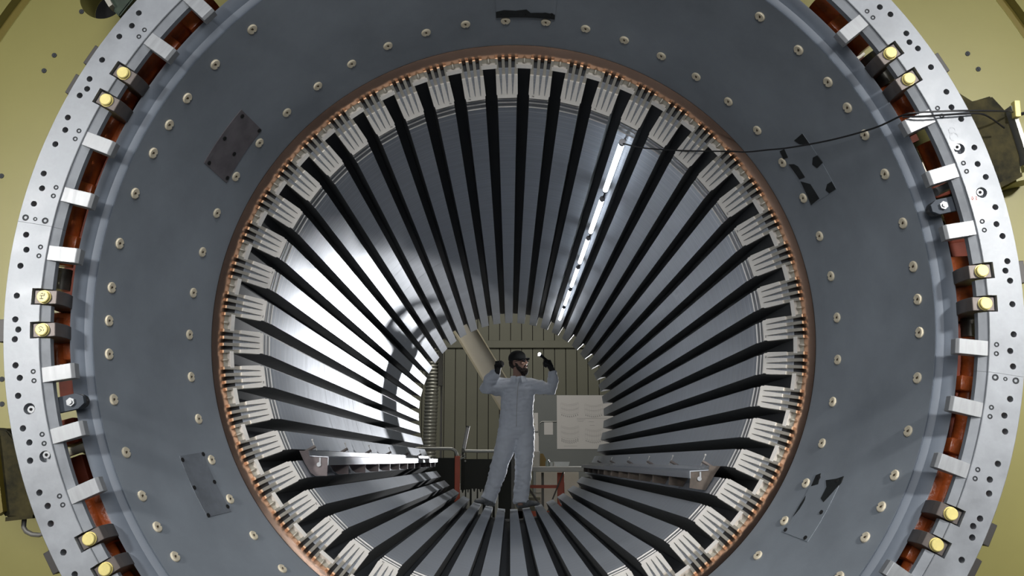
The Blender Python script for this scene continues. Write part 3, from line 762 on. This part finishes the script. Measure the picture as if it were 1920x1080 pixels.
t = thing('sloping_chute', 'wide beige sheet metal chute sloping down behind the person, with raised edges', 'chute', (-.1, 10.8, -.05))
def strip(bm, p0, p1, w0, w1, y0, y1):
    prism(bm, [(p0[0] + w0, p0[1]), (p0[0] + w1, p0[1]), (p1[0] + w1, p1[1]), (p1[0] + w0, p1[1])], 'y', y0, y1)
bm = new(); strip(bm, (-1.72, 2.80), (-.02, -.02), .02, .345, 10.80, 10.84); obj('sheet', bm, BEAM, t, 0)
bm = new(); strip(bm, (-1.72, 2.80), (-.02, -.02), -.012, .020, 10.74, 10.84); obj('edge', bm, BEAM_E, t, 0)
bm = new(); strip(bm, (-1.72, 2.80), (-.02, -.02), .345, .365, 10.74, 10.84); obj('edge', bm, BEAM_E, t, 0)
bm = new(); box(bm, (-.10, 10.76, -1.55), (-.02, 10.84, .12)); box(bm, (.10, 10.76, -1.55), (.18, 10.84, .02)); obj('leg', bm, LEGM, t, 0)

t = thing('guard_fence', 'dark guard panels with orange post and pale curved top rails left of the person', 'guard fence', (-.68, 9.2, -1.55))
bm = new(); box(bm, (-.715, 9.17, -1.55), (-.648, 9.23, -.467), .004); obj('post', bm, RACK, t, 0)
bm = new(); box(bm, (-1.75, 9.19, -1.35), (-.722, 9.21, -.49)); obj('panel', bm, MESHP, t, 0)
bm = new(); box(bm, (-.640, 9.19, -1.35), (.02, 9.21, -.505)); obj('panel', bm, MESHP, t, 0)
bm = new(); tube(bm, smooth_path([(-1.75, 9.2, -.376), (-1.2, 9.2, -.376), (-.80, 9.2, -.376), (-.74, 9.2, -.385), (-.705, 9.2, -.415), (-.690, 9.2, -.470)], 5), .020, 12); obj('top_rail', bm, RAILW, t)
bm = new(); tube(bm, smooth_path([(-.625, 9.2, -.47), (-.615, 9.2, -.425), (-.585, 9.2, -.405), (-.4, 9.2, -.407), (.02, 9.2, -.407)], 5), .020, 12); obj('top_rail', bm, RAILW, t)
bm = new(); box(bm, (.0, 9.17, -1.55), (.05, 9.23, -.41), .003); box(bm, (-1.75, 9.17, -1.55), (-1.70, 9.23, -.38), .003); obj('end_post', bm, LEGM, t, 0)

t = thing('work_lamp', 'slim switched off stick lamp tilted on a dark stand beside the orange post', 'lamp', (-.598, 9.0, -1.55))
bm = new(); tube(bm, [(-.597, 9.0, -.375), (-.546, 9.0, -.115)], .0225, 12); obj('lamp_head', bm, TABLE, t)
bm = new(); tube(bm, [(-.545, 9.0, -.115), (-.541, 9.0, -.095)], .024, 12); tube(bm, [(-.597, 9.0, -.375), (-.606, 9.0, -.42)], .019, 12); obj('end_cap', bm, LEGM, t)
bm = new(); tube(bm, [(-.606, 9.0, -.42), (-.602, 9.0, -.50), (-.598, 9.0, -1.55)], .010, 10); obj('stand', bm, MESHP, t)
bm = new(); tube(bm, [(-.64, 8.98, -.505), (-.60, 8.97, -.49), (-.575, 8.98, -.47), (-.58, 8.98, -.455), (-.60, 8.97, -.452)], .009, 8); ball(bm, (-.575, 8.97, -.53), .014, seg=10); obj('clamp', bm, RAILW, t)
bm = new(); 
for k in range(3): tube(bm, [(-.598, 9.0, -1.40), (-.598 + .25 * cos(k * 2.1), 9.0 + .16 * sin(k * 2.1), -1.543)], .007, 8)
obj('tripod', bm, MESHP, t)

t = thing('workbench', 'long pale topped workbench on grey legs behind the person on the right', 'workbench', (.7, 10.3, -1.55))
bm = new(); box(bm, (-.045, 9.9, -.668), (1.5, 10.75, -.605), .006); obj('worktop', bm, TABLE, t, 0)
for x0, y0 in ((-.045, 9.92), (1.40, 9.92), (-.045, 10.65), (1.40, 10.65)):
    bm = new(); box(bm, (x0, y0, -1.55), (x0 + .085, y0 + .07, -.669)); obj('leg', bm, LEGM, t, 0)
bm = new(); prism(bm, [(.041, -.67), (.10, -.67), (.041, -.80)], 'y', 9.93, 9.97); obj('corner_brace', bm, PAPER, t, 0)
bm = new(); tube(bm, [(.10, 10.2, -.70), (.52, 10.2, -1.30)], .014, 8); tube(bm, [(.72, 10.3, -.68), (.40, 10.3, -1.45)], .010, 8); obj('diagonal_brace', bm, LEGM, t)

t = thing('storage_rack', 'orange pallet rack upright and beams standing under the workbench', 'rack', (.70, 10.6, -1.55))
bm = new(); box(bm, (.648, 10.57, -1.55), (.745, 10.64, -.69), .004); obj('upright', bm, RACK, t, 0)
bm = new(); box(bm, (.10, 10.58, -.905), (.647, 10.63, -.862)); obj('beam', bm, RACK, t, 0)
bm = new(); box(bm, (.09, 9.97, -1.34), (1.35, 10.02, -1.19)); box(bm, (1.28, 9.97, -1.55), (1.35, 10.02, -1.19)); box(bm, (.09, 9.97, -1.55), (.16, 10.02, -1.19)); obj('foot_beam', bm, RACK, t, 0)
bm = new(); box(bm, (.425, 10.59, -1.55), (.460, 10.62, -.69)); obj('strut', bm, LEGM, t, 0)
bm = new(); box(bm, (.10, 10.585, -.985), (.42, 10.60, -.965)); box(bm, (.10, 10.585, -1.09), (.42, 10.60, -1.07)); obj('wire_shelf', bm, PEG, t, 0)
bm = new(); box(bm, (.37, 11.36, -1.55), (1.0, 11.39, -.69)); o = obj('panel', bm, BEAM); tag(o, 'pale beige board standing on the floor under the workbench', 'panel')
bm = new(); box(bm, (1.02, 11.2, -1.55), (1.6, 11.3, -.76)); o = obj('cabinet', bm, MESHP); tag(o, 'dark cabinet under the right end of the workbench', 'cabinet')
bm = new(); box(bm, (.10, 10.95, -1.55), (.42, 11.2, -1.04), .01); o = obj('crate', bm, WALL); tag(o, 'olive crate on the floor behind the rack under the workbench', 'crate')

bm = new(); box(bm, (.440, 16.41, -1.55), (2.4, 16.47, .757)); o = obj('partition_board', bm, BOARD); tag(o, 'grey partition board with papers pinned on it behind the workbench', 'partition')
def sheet(x0, x1, z0, z1, label, name='paper_sheet', y=16.404, group='papers pinned on the grey board'):
    bm = new(); box(bm, (x0, y, z0), (x1, y + .004, z1)); o = obj(name, bm, PAPER, None, 0); tag(o, label, 'paper', group); return o
sheet(.659, .833, -.023, .227, 'small blank white sheet left of the big drawing on the grey board')
sheet(.453, .538, .046, .405, 'narrow printed sheet pinned higher beside the torso of the person')
sheet(.453, .551, -.350, .011, 'narrow white sheet pinned lower beside the hip of the person')
bm = new(); tube(bm, [(.551, 16.40, -.025), (.564, 16.40, .196), (.616, 16.40, .235), (.905, 16.40, .235)], .009, 8); o = obj('wall_wire', bm, RAILW); tag(o, 'thin pale conduit on the grey board behind the small sheet', 'wire')
# the big drawing sheet: four cage-like sketches
t = thing('drawing_sheet', 'large white drawing sheet with four faint round sketches on the grey board', 'drawing', (1.5, 16.404, -.302))
bm = new(); box(bm, (.912, 16.400, -.302), (2.084, 16.404, .751)); obj('sheet', bm, PAPER, t, 0)
def sketch(cx, z0, w, hgt, teeth_rows, dens):
    bm = new(); y = 16.3985
    def ln(x0, z0_, x1, z1_, w=.0045):
        d = V((x1 - x0, 0, z1_ - z0_)); n = V((-d.z, 0, d.x)).normalized() * w / 2
        vs = [bm.verts.new(p) for p in (V((x0, y, z0_)) + n, V((x0, y, z0_)) - n, V((x1, y, z1_)) - n, V((x1, y, z1_)) + n)]; bm.faces.new(vs)
    N = 18
    for f in (0, .10, .42, .5, .82):
        for i in range(N):
            a, b_ = i / N, (i + 1) / N
            e = lambda q: -.06 * sin(pi * q) * hgt * 2.2
            ln(cx - w / 2 + w * a, z0 + hgt * (1 - f * .75) + e(a), cx - w / 2 + w * b_, z0 + hgt * (1 - f * .75) + e(b_), .003)
    for i in range(dens):
        q = i / (dens - 1); x = cx - w / 2 + w * q
        ln(x, z0 + hgt * .95 - .13 * sin(pi * q) * hgt, x, z0 + hgt * .34 - .13 * sin(pi * q) * hgt, .002)
    obj('sketch', bm, INK, t, 0)
    bm = new()
    for row in range(teeth_rows):
        for i in range(9):
            q = (i + .5) / 9; x = cx - w / 2 + w * q; zz = z0 + hgt * (.22 - .10 * row) - .13 * sin(pi * q) * hgt
            ln(x - .006, zz + .03, x + .002, zz, .011)
    obj('sketch_teeth', bm, INK_D, t, 0)
sketch(1.168, .287, .351, .325, 1, 11); sketch(1.643, .287, .351, .299, 1, 9); sketch(1.168, -.194, .351, .351, 2, 12); sketch(1.643, -.22, .351, .325, 1, 9)
bm = new(); y = 16.3985
for (x0, x1, z) in ((1.305, 1.954, .293), (1.305, 1.474, .267), (1.318, 1.435, .235), (1.539, 1.643, .228), (1.565, 1.656, .157), (1.045, 1.305, -.246)):
    vs = [bm.verts.new(p) for p in ((x0, y, z), (x1, y, z), (x1, y, z + .006), (x0, y, z + .006))]; bm.faces.new(vs)
obj('note_line', bm, INK, t, 0)

bm = new(); box(bm, (.27, 10.15, -.604), (.385, 10.45, -.400), .004); o = obj('carton', bm, BOXW); tag(o, 'tall white carton on the workbench right beside the leg of the person', 'carton')
bm = new(); prism(bm, [(.395, -.603), (.40, -.43), (.44, -.43), (.505, -.56), (.48, -.603)], 'y', 10.25, 10.33); o = obj('cardboard_scrap', bm, CARD); tag(o, 'tan folded cardboard leaning beside the white carton on the workbench', 'cardboard')
bm = new(); tube(bm, [(.50, 10.2, -.604), (.50, 10.2, -.53), (.50, 10.2, -.528), (.50, 10.2, -.51)], .03, 16, True, [.03, .03, .018, .018]); o = obj('jar', bm, JAR); tag(o, 'small grey green jar on the workbench left of the clear tray', 'jar')
bm = new(); tube(bm, [(.555, 10.15, -.604), (.555, 10.15, -.545)], .022, 14); o = obj('jar', bm, TRAY); tag(o, 'short pale jar on the workbench touching the clear tray', 'jar')
bm = new(); prism(bm, [(.60, -.604), (.58, -.54), (.80, -.54), (.78, -.604)], 'y', 10.15, 10.45); o = obj('tray', bm, TRAY); tag(o, 'shallow clear plastic tray on the workbench under the big drawing', 'tray')
bm = new(); box(bm, (-.02, 10.2, -.604), (.16, 10.45, -.41), .004); o = obj('carton', bm, BOXW); tag(o, 'square white carton on the workbench seen between the legs', 'carton')
bm = new(); tube(bm, [(.02, 10.1, -.40), (.05, 10.1, -.37), (.09, 10.1, -.40), (.06, 10.1, -.425)], .012, 8); o = obj('coil', bm, ALU_B); tag(o, 'small silver coil on top of the square carton', 'coil')
# pale slotted bars standing behind the far end
wh = ('leftmost', 'second from the left', 'third from the left', 'fourth from the left', 'fifth from the left', 'rightmost')
for i, (x0, x1, zt) in enumerate(((-.607, -.552, -.87), (-.535, -.495, -.865), (-.470, -.412, -.855), (-.393, -.340, -.86), (-.27, -.225, -.875), (-.195, -.155, -.865))):
    bm = new(); c = (x0 + x1) / 2
    prism(bm, [(x0, -1.55), (x1, -1.55), (x1, zt), (x1 - .012, zt), (c + .006, zt - .035), (c - .006, zt - .035), (x0 + .012, zt), (x0, zt)], 'y', 8.42, 8.46)
    for v in bm.verts: pass
    o = obj('slotted_bar', bm, PEG, None, 0); tag(o, 'cream forked bar standing behind the far core end, ' + wh[i] + ' of its row', 'bar', 'cream forked bars behind the core')

# ------------------------------------------------------------------ the person
PY = 7.70
person = thing('person', 'person in white coverall, black cap and gloves standing in the bore with raised arms', 'person', (.0, PY, -1.06))
def limb(bm, pts, rad, seg=18, flat=1.0):
    pts = [V(p) for p in pts]; n = len(pts); rings = []
    for i, p in enumerate(pts):
        d = (pts[min(i + 1, n - 1)] - pts[max(i - 1, 0)]).normalized()
        ref = V((0, 1, 0)) if abs(d.y) < .8 else V((1, 0, 0))
        u = d.cross(ref).normalized(); v = u.cross(d).normalized()
        rings.append((p, rad[i], rad[i] * flat, u, v))
    loft(bm, rings, seg)
X, Y_ = V((1, 0, 0)), V((0, 1, 0))
# coverall
bm = new()
torso = [(-.275, .055, .12, .11), (-.235, .055, .170, .132), (-.17, .055, .195, .145), (-.06, .055, .196, .138), (.03, .060, .186, .128), (.12, .066, .186, .128), (.22, .074, .196, .130), (.30, .080, .200, .122), (.355, .081, .172, .105), (.395, .080, .105, .085), (.420, .078, .078, .078)]
loft(bm, [((cx, PY + .02, z), rx, ry, X, Y_) for z, cx, rx, ry in torso], 28)
hipR_, kneeR_, ankR_ = (-.035, PY + .02, -.22), (-.128, PY - .02, -.56), (-.235, PY - .02, -.90)
hipL_, kneeL_, ankL_ = (.150, PY + .02, -.22), (.140, PY - .03, -.57), (.108, PY - .02, -.93)
limb(bm, [(-.02, PY + .02, -.15), hipR_, (-.08, PY, -.40), kneeR_, (-.18, PY - .01, -.73), ankR_, (-.262, PY - .03, -.965)], [.12, .125, .112, .100, .092, .086, .092])
limb(bm, [(.14, PY + .02, -.15), hipL_, (.150, PY, -.40), kneeL_, (.128, PY - .02, -.75), ankL_, (.105, PY - .035, -1.0)], [.115, .120, .110, .099, .093, .088, .094])
shR_, elR_, wrR_ = (-.075, PY + .02, .315), (-.283, PY - .10, .292), (-.160, PY - .20, .455)
limb(bm, [(.0, PY + .02, .30), shR_, (-.19, PY - .04, .30), elR_, (-.245, PY - .155, .37), wrR_], [.10, .100, .098, .092, .078, .055])
shL_, elL_, wrL_ = (.225, PY + .02, .315), (.455, PY - .07, .270), (.464, PY - .09, .480)
limb(bm, [(.12, PY + .02, .31), shL_, (.34, PY - .03, .298), elL_, (.472, PY - .08, .37), wrL_], [.10, .092, .082, .074, .063, .048])
me = remeshed(bm, .011, 3, .008, 7, 3.1, .016)
cov = finish('coverall', me, TYVEK, person, 0); me.shade_smooth()
bm = new()
for sg in (-1, 1):      # open collar flaps
    vs = [bm.verts.new(p) for p in ((.078, PY - .105, .345), (.078 + sg * .030, PY - .080, .425), (.078 + sg * .085, PY - .03, .425), (.078 + sg * .090, PY - .085, .365), (.078 + sg * .045, PY - .118, .340))]
    f = bm.faces.new(vs)
r = bmesh.ops.solidify(bm, geom=bm.faces[:], thickness=.006)
obj('collar', bm, TYVEK, cov, 0, local=True)
bm = new(); tube(bm, [(.078, PY - .112, .345), (.068, PY - .125, .20), (.060, PY - .125, .05), (.056, PY - .132, -.15)], .003, 6); obj('zip', bm, TABLE, cov, 0, local=True)
# body: neck, head and the limbs inside the clothes as one surface
bm = new()
hd = M.Translation((.082, PY - .01, .565)) @ M.Rotation(R(62), 4, 'Z') @ M.Rotation(R(-9), 4, 'X')     # face looks along local -y
def H(x, y, z): return hd @ V((x, y, z))
hr = hd.to_3x3().to_4x4()
loft(bm, [((.078, PY + .03, .30), .075, .075, X, Y_), ((.078, PY + .022, .40), .062, .065, X, Y_), ((.080, PY + .012, .47), .060, .064, X, Y_), ((.082, PY + .0, .53), .064, .07, X, Y_)], 20)
ball(bm, H(0, .010, .045), (.077, .096, .100), hr, 28)
ball(bm, H(0, -.020, -.020), (.066, .074, .085), hr, 24)
ball(bm, H(0, -.050, -.078), (.044, .044, .038), hr, 20)
ball(bm, H(0, -.086, .034), (.052, .016, .014), hr, 16)
limb(bm, [H(0, -.086, .025), H(0, -.104, .0), H(0, -.110, -.014)], [.010, .014, .016])
for sg in (-1, 1):
    ball(bm, H(sg * .010, -.100, -.016), (.011, .010, .009), hr, 10)
    ball(bm, H(sg * .042, -.070, -.008), (.024, .02, .022), hr, 12)
    ball(bm, H(sg * .076, .012, .005), (.010, .022, .034), hr, 14)
ball(bm, H(0, -.091, -.046), (.026, .012, .006), hr, 12); ball(bm, H(0, -.089, -.058), (.022, .012, .007), hr, 12)
loft(bm, [((.055, PY + .02, -.20), .10, .09, X, Y_), ((.058, PY + .02, .0), .13, .09, X, Y_), ((.078, PY + .02, .26), .15, .09, X, Y_), ((.078, PY + .02, .34), .10, .07, X, Y_)], 20)
limb(bm, [(.0, PY + .02, -.16), hipR_, kneeR_, ankR_, (-.262, PY - .03, -.99)], [.07, .075, .05, .036, .036]); limb(bm, [(.11, PY + .02, -.16), hipL_, kneeL_, ankL_, (.105, PY - .035, -1.02)], [.07, .075, .05, .036, .036])
limb(bm, [(.0, PY + .02, .28), shR_, elR_, wrR_], [.05, .05, .038, .028]); limb(bm, [(.14, PY + .02, .28), shL_, elL_, wrL_], [.05, .05, .038, .028])
me = remeshed(bm, .0065, 2)
finish('body', me, SKIN, person, 0); me.shade_smooth()
# beard and hair
bm = new()
ball(bm, H(0, -.056, -.092), (.052, .050, .042), hr, 20); ball(bm, H(0, -.060, -.120), (.036, .038, .032), hr, 18)
for sg in (-1, 1):
    limb(bm, [H(sg * .066, .006, .010), H(sg * .067, -.012, -.035), H(sg * .052, -.040, -.080), H(0, -.066, -.105)], [.014, .020, .026, .03])
limb(bm, [H(-.036, -.082, -.050), H(-.014, -.100, -.036), H(.014, -.100, -.036), H(.036, -.082, -.050)], [.010, .009, .009, .010])
me = remeshed(bm, .006, 1, .006, 60, 1.0)
finish('beard', me, HAIR, person, 0)
bm = new(); ball(bm, H(0, .030, .020), (.079, .085, .075), hr, 20)
me = remeshed(bm, .008, 1, .004, 50, 2.0); finish('hair', me, HAIR, person, 0)
# cap
bm = new()
capc = hd @ M.Rotation(R(4), 4, 'X')
def CP(x, y, z): return capc @ V((x, y, z))
cr_ = capc.to_3x3().to_4x4()
ball(bm, CP(0, .012, .072), (.087, .106, .086), cr_, 28)
ball(bm, CP(0, .012, .060), (.088, .107, .045), cr_, 28)
me = remeshed(bm, .007, 2)
capo = finish('cap', me, CAPM, person, 0); me.shade_smooth()
bm = new(); n = 14; top, bot = [], []
for lay, dz in ((top, .004), (bot, -.004)):
    for i in range(n + 1):
        a = pi + pi * i / n
        for f in (1.0, 1.75):
            lay.append(bm.verts.new(CP(.074 * cos(a) * (1 if f == 1 else .95), -.052 + .052 * sin(a) * (f if f > 1 else .2) * 1.0, .060 + dz - (.010 if f > 1 else 0) - .012 * abs(cos(a)))))
for i in range(n):
    q = 2 * i
    bm.faces.new((top[q], top[q + 1], top[q + 3], top[q + 2])); bm.faces.new((bot[q], bot[q + 2], bot[q + 3], bot[q + 1])); bm.faces.new((top[q + 1], bot[q + 1], bot[q + 3], top[q + 3])); bm.faces.new((top[q], top[q + 2], bot[q + 2], bot[q]))
obj('cap_brim', bm, CAPM, capo, 0, local=True)
# safety glasses
bm = new()
for sg in (-1, 1):
    loft(bm, [(H(sg * .034, -.100, .018), .030, .019, hr @ V((1, 0, 0)), hr @ V((0, 0, 1))), (H(sg * .035, -.094, .018), .031, .020, hr @ V((1, 0, 0)), hr @ V((0, 0, 1)))], 18)
    tube(bm, [H(sg * .064, -.092, .022), H(sg * .080, -.04, .022), H(sg * .083, .02, .018)], .0032, 8)
tube(bm, [H(-.008, -.101, .020), H(.008, -.101, .020)], .004, 8)
obj('glasses', bm, GLASS, person, 30)
# gloved hands: palm, four bent fingers of different length, thumb leaving the side of the palm
def hand(o, d, n, side, curls, thumb, spread=.0, big=1.16):
    """o wrist, d direction to the knuckles, n palm normal (towards which fingers curl), side = +1/-1 where the thumb sits along s."""
    d = V(d).normalized(); n = (V(n) - d * V(n).dot(d)).normalized(); s = d.cross(n).normalized() * side
    bm = new()
    loft(bm, [(V(o) - d * .035, .032, .026, s, n), (V(o), .033, .024, s, n), (V(o) + d * .045, .043, .020, s, n), (V(o) + d * .088, .045, .017, s, n)], 18)
    lens = (.034, .027, .022); Ls = (.92, 1.08, 1.02, .82)
    for i in range(4):
        off = (.0315 - .021 * i)
        p = V(o) + d * (.084 - .004 * abs(i - 1)) + s * off
        dirn = (d + s * spread * (1.5 - i) * .1).normalized(); pts = [p - dirn * .02, p]; rad = [.0105, .0105]
        ang = 0
        for j, c in enumerate(curls[i]):
            ang += c; v = dirn * cos(R(ang)) + n * sin(R(ang)); p = p + v * lens[j] * Ls[i] * 1.18; pts.append(p); rad.append(.0102 - .0009 * j)
        limb(bm, pts, rad, 10)
        ball(bm, pts[-1], rad[-1] * 1.02, seg=8)
    p = V(o) + d * .022 + s * .030
    pts = [p - s * .012, p]; rad = [.015, .0145]
    for v, l in thumb:
        vv = (s * v[0] + d * v[1] + n * v[2]).normalized(); p = p + vv * l; pts.append(p); rad.append(.0122)
    limb(bm, pts, rad, 10); ball(bm, pts[-1], .0122, seg=8)
    for v in bm.verts: v.co = V(o) + (v.co - V(o)) * big
    return bm
fist = ((78, 88, 60), (80, 90, 62), (82, 90, 62), (84, 88, 60))
bm = hand(V(wrR_) + V((.006, -.008, .018)), (.12, -.05, 1), (.8, -.75, 0), -1, fist, (((.7, .7, .35), .032), ((.1, .7, .85), .030), ((-.5, .3, .8), .024)))
me = remeshed(bm, .0042, 1); finish('glove', me, GLOVE, person, 0); me.shade_smooth()
grip = ((58, 70, 55), (66, 76, 55), (72, 80, 58), (78, 82, 58))
bm = hand(V(wrL_) + V((-.010, -.010, .022)), (-.50, -.22, 1), (-.75, -.55, -.2), 1, grip, (((.55, .75, .5), .032), ((.1, .6, .9), .030), ((-.1, .75, .6), .026)))
me = remeshed(bm, .0042, 1); finish('glove', me, GLOVE, person, 0); me.shade_smooth()
# shoes
def shoe(heel, toe, sole_z):
    heel, toe = V(heel), V(toe); d = (toe - heel); L = d.length; d.normalize(); s = V((-d.y, d.x, 0)).normalized(); up = s.cross(d) * -1
    if up.z < 0: up = -up
    bm = new()
    prof = ((-.02, .030, .050, .040), (.03, .046, .060, .052), (.10, .044, .050, .044), (.17, .050, .040, .034), (.235, .046, .030, .027), (.275, .026, .020, .018))
    loft(bm, [(heel + d * (t * L / .275) + up * hz, w, hh, s, up) for t, w, hz, hh in prof], 18)
    limb(bm, [heel + d * .045 + up * .06, heel + d * .04 + up * .13], [.055, .058], 16)
    return bm
bm = shoe((-.215, PY + .02, -1.040), (-.400, PY - .16, -.985), 0)
me = remeshed(bm, .007, 2, .004, 25, 5); finish('shoe', me, SHOE, person, 0); me.shade_smooth()
bm = shoe((.090, PY + .02, -1.060), (.300, PY - .14, -1.015), 0)
me = remeshed(bm, .007, 2, .004, 25, 8); finish('shoe', me, SHOE, person, 0); me.shade_smooth()
# torch in the raised hand
t0 = V((.405, PY - .150, .590)); t1 = V((.318, PY - .220, .652)); td = (t1 - t0).normalized()
t = thing('torch', 'small black torch with a glaring white lens held in the raised gloved hand', 'torch', tuple(t0))
bm = new(); tube(bm, [t0 - td * .05, t1 - td * .040, t1 - td * .030, t1], .013, 16, True, [.014, .015, .021, .0215]); obj('barrel', bm, BLACKP, t)
bm = new(); tube(bm, [t1 + td * .0003, t1 + td * .002], .018, 20); ball(bm, t1 + td * .001, .019, seg=14); obj('lens', bm, TORCHE, t)
